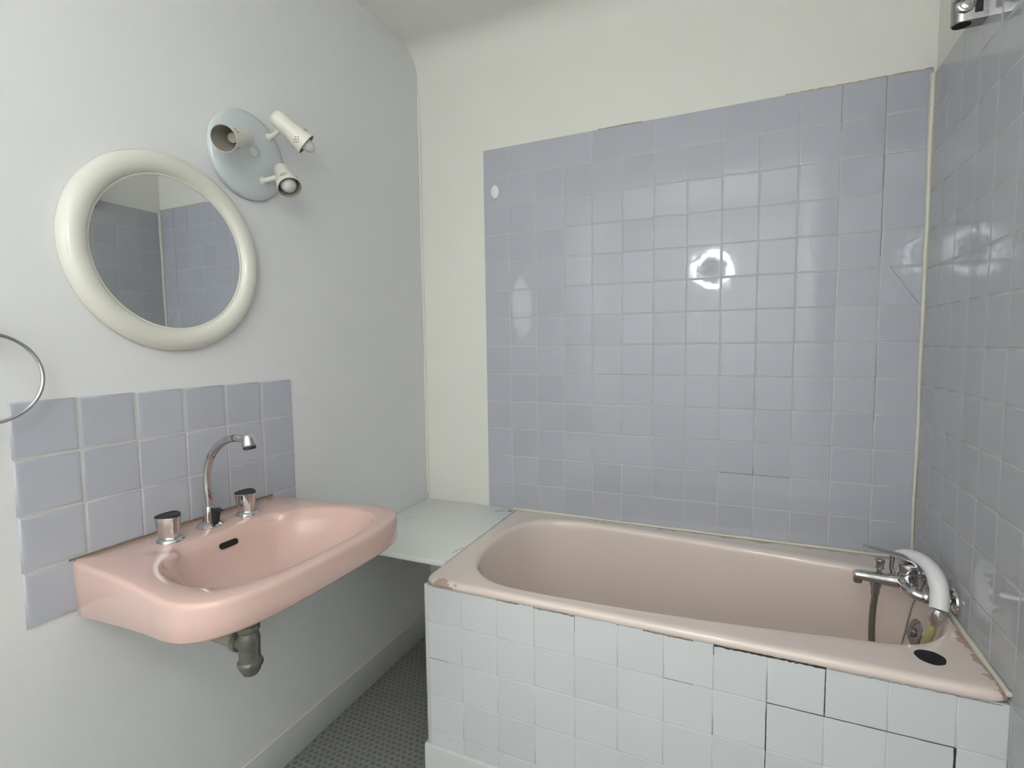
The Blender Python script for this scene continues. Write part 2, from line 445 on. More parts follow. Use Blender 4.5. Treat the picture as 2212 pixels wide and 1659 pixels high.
NA = 160
angs = []
for i in range(NA):
    t = 2 * PI * i / NA; angs.append(math.atan2(0.30 * math.sin(t), 0.62 * math.cos(t)))
outer = resample(round_poly([(TX0, TYF), (xr(TYF) - 0.004, TYF), (xr(0) - 0.004, -0.002), (TX0, -0.002)], [0.035, 0.012, 0.004, 0.004]), NA, TC, angs)
open_pts = [(0.192, -0.345), (0.202, -0.46), (0.245, -0.555), (0.33, -0.612), (0.47, -0.622), (0.70, -0.612), (0.95, -0.588), (1.16, -0.558), (1.28, -0.538), (1.352, -0.485), (1.392, -0.40), (1.398, -0.31), (1.385, -0.21), (1.325, -0.145), (1.20, -0.125), (0.95, -0.098), (0.70, -0.075), (0.47, -0.062), (0.33, -0.075), (0.24, -0.135), (0.202, -0.23)]
opening = resample(closed_crom(open_pts), NA, TC, angs)
bottom = resample(round_poly([(0.44, -0.505), (1.27, -0.475), (1.27, -0.215), (0.44, -0.185)], [0.14, 0.10, 0.10, 0.14]), NA, TC, angs)
tub = thing('bathtub', 'pale pink enamelled bathtub set against the grey blue tiles', 'bathtub', (0.77, -0.345, 0.0))
loops = [z3(inset(outer, 0.012), 0.5785), z3(inset(outer, 0.003), 0.5785), z3(outer, 0.582), z3(outer, 0.590), z3(inset(outer, 0.0025), 0.596), z3(inset(outer, 0.008), 0.5995), z3(inset(outer, 0.016), 0.6005)]
oi = inset(outer, 0.016); op_out = inset(opening, -0.014)
loops += [z3(l2(oi, op_out, 0.4), 0.6005), z3(l2(oi, op_out, 0.8), 0.601), z3(op_out, 0.6018), z3(inset(opening, -0.008), 0.6), z3(inset(opening, -0.003), 0.596), z3(opening, 0.588)]
for dfr, ins in ((0.06, .015), (0.18, .05), (0.34, .105), (0.5, .17), (0.65, .25), (0.78, .36), (0.88, .49), (0.95, .65), (0.985, .82), (1.0, 1.0)):
    loops.append(z3(l2(opening, bottom, ins), 0.588 - dfr * 0.385))
for t in (0.4, 0.75): loops.append([(p[0] + (1.1 - p[0]) * t, p[1] + (-0.345 - p[1]) * t, 0.203 - 0.004 * t) for p in bottom])
bm = NB(); loft(bm, loops, cap1=True)
put('basin_shell', bm, 'tub', tub, angle=60)
# drain, overflow, plug hole in the rim corner
bm = NB(); lathe(bm, (1.19, -0.345, 0.2005), (0, 0, 1), [(0.034, 0.0), (0.034, 0.002), (0.028, 0.003), (0.02, 0.001)], 28)
put('drain', bm, 'chrome', tub)
ax_o = Vector((-1, -0.12, 0.22)).normalized()
bm = NB(); lathe(bm, Vector((1.386, -0.245, 0.487)), ax_o, [(0.036, 0.0), (0.037, 0.004), (0.034, 0.008), (0.024, 0.011), (0.014, 0.012), (0.013, 0.016), (0.013, 0.021), (0.010, 0.0235)], 32)
put('overflow_plate', bm, 'chrome_worn', tub)
bm = NB(); lathe(bm, (1.3165, -0.583, 0.5995), (0, 0, 1), [(0.0265, 0.0), (0.0265, 0.0024), (0.0245, 0.0034), (0.020, 0.0026), (0.010, 0.0030)], 30, squash=lambda a: 1 + 0.02 * math.sin(3 * a) + 0.015 * math.sin(7 * a))
pl = put('rim_plug', bm, 'rubber', tub); pl['label'] = 'black rubber plug in the bath rim corner'
# sealant along back and right edge
bm = NB(); tube(bm, [(TX0 - 0.01 + i * (1.305 / 26), -0.0035, 0.6005 + random.uniform(-.0008, .0008)) for i in range(27)], [0.0058 + random.uniform(-.001, .001) for i in range(27)], 8)
struct(put('trim_3', bm, 'sealant'), 'cream sealant bead between bath and back tiles')
bm = NB(); tube(bm, [(xr(-0.665 * i / 20) - 0.006, -0.665 * i / 20, 0.600 + random.uniform(-.0008, .0008)) for i in range(21)], [0.0056 + random.uniform(-.001, .0012) for i in range(21)], 8)
struct(put('trim_4', bm, 'sealant'), 'cream sealant bead between bath and right wall tiles')

# white tiled front of the bath
FX, FZ, FY = 0.1295, 0.5776, -0.6615
sur = thing('bath_surround', 'white painted tile casing with plinth enclosing the pink bathtub', 'bath panel', (0.77, FY, 0.0))
bm = NB(); prism(bm, [(0.121, FY + 0.0012), (xr(FY) - 0.001, FY + 0.0012), (xr(FY) - 0.001, FY + 0.05), (0.121, FY + 0.05)], 'z', 0.0, FZ - 0.002)
put('grout', bm, 'grout_white', sur, smooth=False)
bm = NB(); box(bm, 0.121, 0.16, FY + 0.05, -0.004, 0.0, 0.574); put('side_panel', bm, 'grout_white', sur, smooth=False)
bm = NB(); box(bm, 0.1175, 0.1300, FY - 0.0012, FY + 0.012, 0.09, FZ + 0.0015, 0.0045, 3); put('edge_bead', bm, 'grout_white', sur)
GW = 0.0014
def ftile(x0, x1, z0, z1):
    o = add_tile(sur, ((x0 + x1) / 2 - 0.77, random.gauss(0, .0002), (z0 + z1) / 2), 0, x1 - x0, z1 - z0, 'tile_white', r=0.0013, jit=0.0016)
for r in range(5):
    zt = FZ - r * P; zb = zt - P if r < 4 else 0.094
    for c in range(12):
        x0 = FX + c * P; x1 = x0 + P
        if c == 11: x1 = xr(FY) - 0.001
        if c == 0: x0 += 0.0006
        ftile(x0 + GW / 2, x1 - GW / 2, zb + GW / 2, zt - GW / 2)
bm = NB(); prism(bm, [(FY - 0.009, 0.0), (FY + 0.02, 0.0), (FY + 0.02, 0.094), (FY - 0.001, 0.094), (FY - 0.0055, 0.0925), (FY - 0.0085, 0.088)], 'x', 0.112, xr(FY) - 0.002)
put('plinth', bm, 'plinth', sur, angle=70)
# open joints
def fz(r): return FZ - r * P
def fx(c): return FX + c * P
yk = FY - 0.0002
for a, b, wd, mt in (((fx(8), fz(1)), (fx(8), fz(3)), 0.0016, 'crack'), ((fx(9), fz(0.04)), (fx(9), fz(1)), 0.0016, 'crack'), ((fx(11), fz(1)), (fx(11), fz(2)), 0.0042, 'crack'), ((fx(7), fz(0.04)), (fx(7), fz(0.25)), 0.0011, 'crack'), ((fx(7), fz(1.6)), (fx(7), fz(2)), 0.0007, 'crack_grey'), ((fx(8), fz(1)), (fx(11), fz(1)), 0.0010, 'crack'), ((fx(6), fz(1)), (fx(6.6), fz(1)), 0.0008, 'crack_grey'), ((fx(4), fz(0.06)), (fx(4), fz(0.4)), 0.0009, 'crack_grey'), ((fx(0.02), fz(2)), (fx(0.6), fz(2)), 0.0005, 'crack_grey'), ((fx(8), fz(0.35)), (fx(8), fz(0.95)), 0.0006, 'crack_grey')):
    strip(sur, line((a[0], yk, a[1]), (b[0], yk, b[1]), 16, .0002), wd, (0, -1, 0), mt)
zg = FZ - 0.0038
for x0, x1, wd, mt in ((fx(0.1), fx(2), 0.0012, 'crack_grey'), (fx(2), fx(6.6), 0.0030, 'crack_brown'), (fx(7), fx(9), 0.0042, 'crack'), (fx(9), fx(11.6), 0.0014, 'crack_brown')):
    strip(sur, line((x0, yk, zg + 0.0005), (x1, yk, zg + 0.0005), int((x1 - x0) / 0.006), .0005), wd, (0, -1, 0), mt)

# white board shelf between bath and left wall
shelf = put('wall_shelf', box(NB(), XL + 0.0005, 0.1225, -0.552, 0.004, 0.581, 0.5985, 0.0025), 'shelf', angle=60, loc=(-0.09, -0.275, 0.581))
def hline(a, b, n=5): return [Vector((a[0] + (b[0] - a[0]) * k / n + random.gauss(0, .0008), a[1] + (b[1] - a[1]) * k / n + random.gauss(0, .0008), 0.5988)) for k in range(n + 1)]
for a, b, wd in (((0.052, -0.052), (0.090, -0.036), 0.004), ((0.10, -0.038), (0.119, -0.030), 0.009), ((0.095, -0.018), (0.118, -0.024), 0.004), ((0.139 - 0.03, -0.485), (0.119, -0.43), 0.0025), ((-0.150, -0.505), (-0.137, -0.49), 0.003), ((-0.229, -0.262), (-0.213, -0.23), 0.002)):
    strip(shelf, hline(a, b), wd, (0, 0, 1), 'crack_grey')
tag(shelf, 'white painted board shelf between the bathtub and the left wall', 'shelf')

# ------------------------------------------------------------------ bath mixer on the right wall
MY, MZ = -0.285, 0.641
mx = thing('bath_mixer', 'chrome lever bath mixer on the right wall with rib hose outlet', 'tap', (1.425, MY, MZ))
for s in (-1, 1):
    y = MY + s * 0.0755; xw = xr(y) - 0.0015
    bm = NB(); lathe(bm, (xw, y, MZ - 0.004), (-1, 0, 0), [(0.030, 0.0), (0.0305, 0.002), (0.0285, 0.006), (0.021, 0.009), (0.0135, 0.011)], 32)
    put('escutcheon', bm, 'chrome', mx)
    bm = NB(); lathe(bm, (xw - 0.008, y, MZ - 0.004), (-1, 0, 0), [(0.0115, 0.0), (0.0115, 0.032), (0.0150, 0.034), (0.0158, 0.037), (0.0158, 0.052), (0.0148, 0.055), (0.012, 0.056)], 24)
    put('union', bm, 'chrome', mx)
    bm = NB(); tube(bm, crom([(xw - 0.058, y, MZ - 0.004), (xw - 0.070, y, MZ - 0.003), (xw - 0.079, y - s * 0.008, MZ - 0.001), (xw - 0.084, y - s * 0.03, MZ), (xw - 0.086, y - s * 0.06, MZ)], 5), [0.0125] * 8 + [0.014] * 6 + [0.0155] * 7, 18)
    put('arm', bm, 'chrome', mx)
BX = 1.347
bm = NB(); tube(bm, crom([(BX + 0.022, MY, MZ - 0.002), (BX, MY, MZ - 0.003), (1.30, MY, MZ - 0.003), (1.25, MY, MZ - 0.001), (1.236, MY, MZ - 0.001), (1.229, MY, MZ - 0.002)], 6), [0.012] + [0.020] * 6 + [0.0195, 0.019, 0.0185, 0.018, 0.0172, 0.0165, 0.016, 0.0155, 0.015, 0.0145, 0.014, 0.0135, 0.0132, 0.0130, 0.0128, 0.0126, 0.0124, 0.012, 0.0115, 0.011, 0.010, 0.0085, 0.006, 0.002], 20)
put('spout', bm, 'chrome', mx)
bm = NB(); lathe(bm, (1.240, MY, MZ - 0.008), (0, 0, -1), [(0.0105, 0.0), (0.0108, 0.010), (0.0098, 0.0135), (0.007, 0.0125)], 20); put('aerator', bm, 'chrome_worn', mx)
bm = NB(); lathe(bm, (BX, MY, MZ), (0.05, 0, 1), [(0.021, -0.012), (0.0225, 0.005), (0.0225, 0.022), (0.0205, 0.024), (0.0215, 0.028), (0.0225, 0.038), (0.0215, 0.045), (0.015, 0.049)], 28); put('cartridge_body', bm, 'chrome', mx)
# lever: cap plus flat loop handle tilted up to the left
lv = NB()
path = crom([(BX + 0.022, MY, MZ + 0.030), (BX + 0.014, MY, MZ + 0.052), (BX - 0.008, MY, MZ + 0.062), (BX - 0.045, MY, MZ + 0.070), (BX - 0.085, MY, MZ + 0.078), (BX - 0.098, MY, MZ + 0.080)], 5)
sec = []
for i, p in enumerate(path):
    t = i / (len(path) - 1); d = (path[min(i + 1, len(path) - 1)] - path[max(i - 1, 0)]).normalized(); nz = Vector((0, 1, 0)).cross(d).normalized()
    wd = 0.021 * (1 - 0.45 * t) * (0.35 if i == len(path) - 1 else 1); thk = 0.0085 * (1 - 0.62 * t)
    sec.append([p + Vector((0, 1, 0)) * wd * math.cos(a) + nz * thk * math.sin(a) for a in [2 * PI * k / 16 for k in range(16)]])
loft(lv, sec, True, True); lever = put('lever', lv, 'chrome', mx)
bm = NB(); tube(bm, crom([(BX - 0.034, MY, MZ + 0.066), (BX - 0.033, MY, MZ + 0.05), (BX - 0.034, MY, MZ + 0.03), (BX - 0.030, MY, MZ + 0.014)], 4), 0.0052, 12); put('lever_brace', bm, 'chrome_worn', lever)
bm = NB(); lathe(bm, (1.287, MY, MZ + 0.010), (0.03, 0, 1), [(0.006, 0.0), (0.006, 0.012), (0.0095, 0.014), (0.0085, 0.022), (0.0102, 0.031), (0.0115, 0.036), (0.010, 0.0385)], 22); put('diverter_knob', bm, 'chrome_worn', mx)
bm = NB(); lathe(bm, (1.2815, MY, MZ - 0.014), (-0.05, 0, -1), [(0.0135, 0.0), (0.0135, 0.010), (0.0115, 0.011), (0.0098, 0.024), (0.0102, 0.034), (0.0085, 0.036)], 6); put('hose_nut', bm, 'chrome_worn', mx, angle=20)
# ribbed hose down into the bath
hp = crom([(1.2798, MY, 0.592), (1.2765, MY, 0.55), (1.2755, MY, 0.50), (1.277, MY, 0.44), (1.275, MY - 0.004, 0.36), (1.255, MY - 0.02, 0.28), (1.20, MY - 0.06, 0.222), (1.10, MY - 0.09, 0.2145), (1.0, MY - 0.07, 0.2145)], 26)
hose = put('shower_hose', tube(NB(), hp, [0.0068 if i % 2 else 0.0080 for i in range(len(hp))], 14), 'steel', loc=(1.2798, MY, 0.592), angle=80)
tag(hose, 'ribbed grey metal shower hose hanging from the bath mixer into the tub', 'hose')
# white hand shower handle over the mixer
hs = thing('hand_shower', 'white curved hand shower handle with chrome collar draped over the bath mixer', 'shower handle', (1.383, -0.39, 0.62))
hpth = crom([(1.330, -0.240, 0.690), (1.350, -0.262, 0.7035), (1.369, -0.300, 0.7085), (1.3805, -0.340, 0.701), (1.3865, -0.372, 0.676), (1.3850, -0.390, 0.643), (1.3815, -0.398, 0.626)], 7)
put('handle', tube(NB(), hpth, [0.011 + 0.008 * min(1, i / 26) for i in range(len(hpth))], 22), 'white_plastic', hs)
ca = Vector((-0.26, -0.06, -1)).normalized()
bm = NB(); lathe(bm, (1.3815, -0.398, 0.627), ca, [(0.0150, 0.0), (0.0155, 0.004), (0.0148, 0.020), (0.0120, 0.033), (0.0105, 0.0345), (0.0105, 0.040), (0.0085, 0.042)], 28); put('collar', bm, 'chrome', hs)
bm = NB(); tube(bm, crom([(1.371, -0.400, 0.588), (1.369, -0.399, 0.575), (1.3655, -0.393, 0.553), (1.3605, -0.384, 0.525), (1.358, -0.378, 0.505)], 5), [0.0075 + 0.0022 * math.sin(PI * min(1, i / 16)) for i in range(21)], 16); put('inner_tube', bm, 'yellow_tube', hs)

# plug chain
ch = thing('plug_chain', 'thin metal plug chain hanging behind the bath mixer', 'chain', (1.388, -0.30, 0.66))
cp = crom([(1.392, -0.295, 0.668), (1.385, -0.288, 0.648), (1.376, -0.270, 0.60), (1.371, -0.250, 0.565), (1.368, -0.232, 0.515), (1.362, -0.206, 0.43), (1.345, -0.20, 0.33)], 12)
dist = 0; k = 0; last = cp[0]; acc = 0
link = []
def chain_link(p, d, flip):
    x, y, d = frame(d); s = x if flip else y; n = 10; pts = []
    for i in range(n):
        a = 2 * PI * i / n; pts.append(p + d * math.cos(a) * 0.0042 + s * math.sin(a) * 0.0022)
    bm = NB(); tube(bm, pts, 0.0007, 6, closed=True); put('chain_link', bm, 'chrome_worn', ch)
for a, b in zip(cp, cp[1:]):
    seg = (b - a).length
    while acc < seg: chain_link(a.lerp(b, acc / seg), b - a, k % 2); k += 1; acc += 0.0066
    acc -= seg

# shower bracket high on the right wall
bk = thing('shower_bracket', 'chrome hand shower bracket fixed high on the right wall', 'bracket', (1.424, -0.366, 1.96))
z0, z1 = 1.961, 2.075
YA, YZ, XT, XW = -0.3765, -0.338, 1.362, xr(-0.36) - 0.0012
st = [(XW, YA), (XW, YZ)] + [(XT + 0.019 - 0.019 * math.sin(a), (YA + YZ) / 2 + (YZ - YA) / 2 * math.cos(a)) for a in [PI * i / 14 for i in range(15)]]
bm = NB()
loft(bm, [z3([((p[0] - 1.40) * f + 1.40 if p[0] < XW - 0.001 else p[0], (p[1] + 0.357) * f - 0.357) for p in st], z) for f, z in ((0.94, z0), (1.0, z0 + 0.003), (1.0, z1))], True, True)
put('body', bm, 'chrome_worn', bk, angle=35)
bm = NB(); lathe(bm, (1.3815, -0.357, z0 + 0.0005), (0, 0, -1), [(0.0140, 0.0), (0.0138, 0.0016), (0.012, 0.0010)], 32, squash=lambda a: 1 / math.sqrt((math.cos(a) / 1.25) ** 2 + (math.sin(a) / 0.95) ** 2)); put('socket', bm, 'dark', bk)
bm = NB(); lathe(bm, (1.3815, YA + 0.002, 1.9935), (0, -1, 0), [(0.0165, 0.0), (0.0175, 0.004), (0.0165, 0.010), (0.0135, 0.0115), (0.0115, 0.0095), (0.0095, 0.0095), (0.006, 0.0115)], 28); put('pivot_screw', bm, 'chrome', bk)
bm = NB(); box(bm, 1.3985, 1.4125, YA - 0.0006, YA + 0.004, 1.9735, 1.9995); put('slot', bm, 'black', bk, smooth=False)
bm = NB(); lathe(bm, (1.372, YA - 0.004, 2.006), (-0.28, -0.1, 1), [(0.0135, 0.0), (0.0145, 0.008), (0.014, 0.03), (0.012, 0.05), (0.011, 0.07)], 20); put('holder_arm', bm, 'chrome', bk)

# ------------------------------------------------------------------ washbasin
WC = (-0.01, -1.06)
wb = thing('washbasin', 'pink ceramic wall hung washbasin with three tap holes', 'washbasin', (XL + 0.2, -1.06, 0.72))
half = [(XL + 0.0005, 0.249), (-0.19, 0.257), (-0.09, 0.266), (-0.01, 0.276), (0.05, 0.284), (0.092, 0.282), (0.128, 0.264), (0.155, 0.232), (0.172, 0.185), (0.182, 0.12), (0.185, 0.0)]
poly = [(x, -1.06 - h) for x, h in half] + [(x, -1.06 + h) for x, h in half[-2::-1]]
NS = 144
an2 = [2 * PI * i / NS for i in range(NS)]
# open spline through the D shape, straight back along the wall
sm = [tuple(p)[:2] for p in crom([(p[0], p[1], 0) for p in poly], 6)]
wo = resample(sm, NS, WC, an2)
bowl_half = [(-0.157, 0.0), (-0.158, 0.06), (-0.156, 0.118), (-0.146, 0.130), (-0.130, 0.136), (-0.122, 0.152), (-0.112, 0.178), (-0.075, 0.204), (-0.02, 0.222), (0.03, 0.226), (0.07, 0.220), (0.105, 0.200), (0.128, 0.165), (0.142, 0.11), (0.1465, 0.05)]
bpoly = [(x, -1.06 - h) for x, h in bowl_half] + [(0.147, -1.06)] + [(x, -1.06 + h) for x, h in bowl_half[:0:-1]]
wi = resample(closed_crom(bpoly, 5), NS, WC, an2)
wbot = resample(round_poly([(-0.07, -1.15), (0.06, -1.15), (0.06, -0.97), (-0.07, -0.97)], 0.05), NS, WC, an2)
ZR = 0.838
bs_half = [(-0.154, 0.0), (-0.152, 0.06), (-0.143, 0.118), (-0.13, 0.145), (-0.112, 0.168), (-0.085, 0.19), (-0.045, 0.212), (0.0, 0.222), (0.035, 0.223), (0.07, 0.217), (0.105, 0.197), (0.128, 0.163), (0.142, 0.11), (0.1465, 0.05)]
ws = resample(closed_crom([(x, -1.06 - h) for x, h in bs_half] + [(0.147, -1.06)] + [(x, -1.06 + h) for x, h in bs_half[:0:-1]], 5), NS, WC, an2)
def zb(x): return 0.7165 + (x - XL) * 0.122
def wcl(L): return [(max(p[0], XL + 0.0005), p[1], *p[2:]) for p in L]
bm = NB()
L = [z3(l2(wo, wbot, 1.0), 0.711), z3(l2(wo, wbot, 0.85), 0.716), [(p[0], p[1], zb(p[0]) + 0.001) for p in l2(wo, wbot, 0.6)], [(p[0], p[1], zb(p[0])) for p in l2(wo, wbot, 0.3)],
     [(p[0], p[1], zb(p[0])) for p in inset(wo, 0.012)], [(p[0], p[1], zb(p[0]) + 0.0015) for p in inset(wo, 0.005)], [(p[0], p[1], zb(p[0]) + 0.006) for p in inset(wo, 0.0015)],
     z3(inset(wo, 0.0), 0.800), z3(inset(wo, 0.0), 0.826), z3(inset(wo, 0.001), 0.832), z3(inset(wo, 0.0038), 0.8362), z3(inset(wo, 0.008), ZR)]
wi2 = inset(wi, -0.007)
L += [z3(l2(inset(wo, 0.008), wi2, 0.5), ZR + 0.0003), z3(wi2, ZR), z3(inset(wi, -0.002), ZR - 0.0025), z3(inset(wi, 0.001), ZR - 0.008)]
for dz, t, q in ((0.013, .02, .45), (0.020, .05, .8), (0.030, .10, 1), (0.042, .16, 1), (0.058, .26, 1), (0.076, .40, 1), (0.092, .58, 1), (0.104, .78, 1), (0.110, 1.0, 1)): L.append(z3(l2(l2(inset(wi, 0.001), inset(ws, 0.002), q), wbot, t), ZR - dz))
L.append([(p[0] + (WC[0] - p[0]) * 0.6, p[1] + (WC[1] - p[1]) * 0.6, ZR - 0.113) for p in wbot])
loft(bm, [wcl(l) for l in L], True, True)
put('bowl_body', bm, 'ceramic', wb, angle=50)
bm = NB()    # overflow slot in the back slope of the bowl
sl = [(0.0215 * math.copysign(1, math.cos(a)) * 0 + 0.016 * (1 if math.cos(a) >= 0 else -1) + 0.0072 * math.cos(a), 0.0072 * math.sin(a)) for a in [2 * PI * (i + 0.5) / 20 for i in range(20)]]
nn = Vector((0.92, 0, 0.38)).normalized(); up = Vector((-nn.z, 0, nn.x)); cc = Vector((-0.1425, -1.071, 0.8085))
A = [cc + Vector((0, 1, 0)) * p[0] + up * p[1] - nn * 0.006 for p in sl]; B = [cc + Vector((0, 1, 0)) * p[0] + up * p[1] + nn * 0.0018 for p in sl]
loft(bm, [A, B], True, True); put('overflow_slot', bm, 'dark', wb, smooth=False)
bm = NB(); lathe(bm, (-0.01, -1.06, ZR - 0.1125), (0, 0, 1), [(0.03, 0), (0.03, 0.002), (0.024, 0.003), (0.02, 0.001)], 28); put('drain', bm, 'chrome', wb)
bm = NB(); tube(bm, [(XL + 0.004, -1.31 + 0.5 * i / 24, ZR + 0.0005) for i in range(25)], [0.0022 + random.uniform(-.0005, .0005) for i in range(25)], 6); put('joint', bm, 'crack_brown', wb)

# spout
sp = thing('basin_spout', 'tall curved chrome basin spout with peeling plating and black tab', 'tap', (-0.2185, -1.0613, ZR))
bm = NB(); lathe(bm, (-0.2185, -1.0613, ZR), (0, 0, 1), [(0.0285, 0.0), (0.029, 0.003), (0.0255, 0.007), (0.0165, 0.0115), (0.0145, 0.013), (0.0140, 0.030), (0.0133, 0.046), (0.0125, 0.0495), (0.0098, 0.051)], 30); put('base_collar', bm, 'chrome', sp)
tp = crom([(-0.2185, -1.0613, 0.885), (-0.2195, -1.0613, 0.92), (-0.2195, -1.0613, 0.95), (-0.2145, -1.0613, 0.98), (-0.2005, -1.0613, 1.008), (-0.179, -1.0613, 1.031), (-0.153, -1.0613, 1.0475), (-0.125, -1.0613, 1.056), (-0.100, -1.0613, 1.0585), (-0.078, -1.0613, 1.0565)], 6)
put('pipe', tube(NB(), tp, 0.0088, 18), 'spout', sp)
nd = Vector((0.16, 0, -1)).normalized()
bm = NB(); lathe(bm, (-0.0735, -1.0613, 1.0715), nd, [(0.003, 0.0), (0.0085, 0.0015), (0.0118, 0.006), (0.0132, 0.013), (0.0150, 0.022), (0.0158, 0.027), (0.0145, 0.0295)], 28); nz = put('nozzle', bm, 'chrome', sp)
bm = NB(); lathe(bm, Vector((-0.0735, -1.0613, 1.0715)) + nd * 0.029, nd, [(0.0142, 0.0), (0.0132, 0.0065), (0.0105, 0.008), (0.006, 0.0065)], 24); put('aerator', bm, 'black', nz)
bm = NB(); prism(bm, [(-0.2065, 0.848), (-0.194, 0.848), (-0.191, 0.868), (-0.190, 0.8765), (-0.176, 0.8775), (-0.187, 0.8835), (-0.199, 0.884), (-0.205, 0.879)], 'y', -1.066, -1.0525)
bmesh.ops.bevel(bm, geom=bm.edges[:], offset=0.0012, segments=2, affect='EDGES'); put('tab', bm, 'black', sp, angle=50)
# taps
tri = lambda a: 1 + 0.12 * math.cos(3 * a) + 0.02 * math.cos(6 * a)
def basin_tap(y, label, tw):
    t = thing('tap_handle', label, 'tap', (-0.2105, y, ZR), 'taps on the washbasin deck')
    bm = NB(); lathe(bm, (-0.2105, y, ZR), (0, 0, 1), [(0.0262, 0.0), (0.0265, 0.003), (0.0235, 0.0075), (0.0185, 0.010)], 36, squash=lambda a: 1 + 0.03 * math.cos(6 * a)); put('flange', bm, 'chrome', t)
    bm = NB(); lathe(bm, (-0.2105, y, ZR + 0.0095), (0, 0, 1), [(0.0180, 0.0), (0.0195, 0.008), (0.0225, 0.026), (0.0245, 0.042), (0.0248, 0.046), (0.0235, 0.0475)], 48, squash=tri, twist=tw); k_ = put('knob', bm, 'chrome', t, angle=30)
    bm = NB(); lathe(bm, (-0.2105, y, ZR + 0.0565), (0, 0, 1), [(0.0240, 0.0), (0.0242, 0.003), (0.0215, 0.0045), (0.015, 0.0025), (0.005, 0.0022)], 48, squash=tri, twist=tw); put('cap', bm, 'black', k_)
basin_tap(-1.1600, 'chrome tap with black top nearest the towel ring', 0.5)
basin_tap(-0.9640, 'chrome tap with black top on the bathtub side of the spout', 0.9)

# trap under the basin
tr = thing('bottle_trap', 'aged grey metal drain trap hanging under the pink washbasin', 'trap', (-0.108, -1.06, 0.48))
tx = -0.106
bm = NB(); lathe(bm, (tx, -1.06, 0.705), (0, 0, -1), [(0.030, 0.0), (0.030, 0.02), (0.0225, 0.024), (0.0215, 0.075), (0.0228, 0.088), (0.0215, 0.098)], 28); put('tailpiece', bm, 'lead', tr)
bm = NB(); lathe(bm, (tx, -1.06, 0.618), (0, 0, -1), [(0.021, 0.0), (0.0250, 0.003), (0.0258, 0.010), (0.0240, 0.016), (0.0215, 0.020)], 28); put('nut', bm, 'lead', tr)
bm = NB(); lathe(bm, (tx, -1.06, 0.602), (0, 0, -1), [(0.0205, 0.0), (0.0225, 0.010), (0.0245, 0.018), (0.0243, 0.040), (0.0238, 0.042), (0.0236, 0.070), (0.0240, 0.074)], 30); put('body', bm, 'lead', tr)
bm = NB(); lathe(bm, (tx, -1.06, 0.531), (0, 0, -1), [(0.0235, 0.0), (0.0275, 0.004), (0.0282, 0.011), (0.0268, 0.017), (0.0225, 0.020), (0.0215, 0.028), (0.0170, 0.036), (0.0085, 0.041)], 30, squash=lambda a: 1 + 0.03 * math.cos(8 * a)); put('cap', bm, 'lead', tr)
bm = NB(); lathe(bm, (tx - 0.018, -1.06, 0.563), (-1, 0, 0.02), [(0.0165, 0.0), (0.0172, 0.010), (0.0222, 0.012), (0.0228, 0.020), (0.0222, 0.027), (0.018, 0.029)], 26); put('side_nut', bm, 'lead', tr)
bm = NB(); tube(bm, crom([(tx - 0.044, -1.06, 0.5635), (-0.19, -1.06, 0.565), (-0.25, -1.06, 0.567), (XL + 0.001, -1.06, 0.569)], 4), [0.0175] * 7 + [0.0185] * 6, 22); put('outlet_pipe', bm, 'pipe', tr)

# ------------------------------------------------------------------ round mirror
mr = thing('round_mirror', 'round mirror with thick glossy ivory ring frame above the washbasin', 'mirror', (XL, -1.064, 1.4885))
bm = NB(); lathe(bm, (XL, -1.064, 1.4885), (1, 0, 0), [(0.2225, 0.0), (0.2275, 0.004), (0.229, 0.010), (0.226, 0.020), (0.219, 0.0285), (0.209, 0.033), (0.199, 0.0335), (0.190, 0.031), (0.1835, 0.026), (0.180, 0.020), (0.1785, 0.014)], 96, c0=True, c1=False)
put('frame', bm, 'ivory', mr, angle=70)
bm = NB(); lathe(bm, (XL + 0.0145, -1.064, 1.4885), (1, 0, 0), [(0.179, 0.0), (0.1795, 0.003), (0.1755, 0.0035), (0.1745, 0.0015)], 96, c0=False, c1=False); put('bezel', bm, 'enamel', mr)
bm = NB(); lathe(bm, (XL + 0.008, -1.064, 1.4885), (1, 0, 0), [(0.1788, 0.0), (0.1788, 0.0075)], 96); put('glass', bm, 'mirror', mr, angle=30)

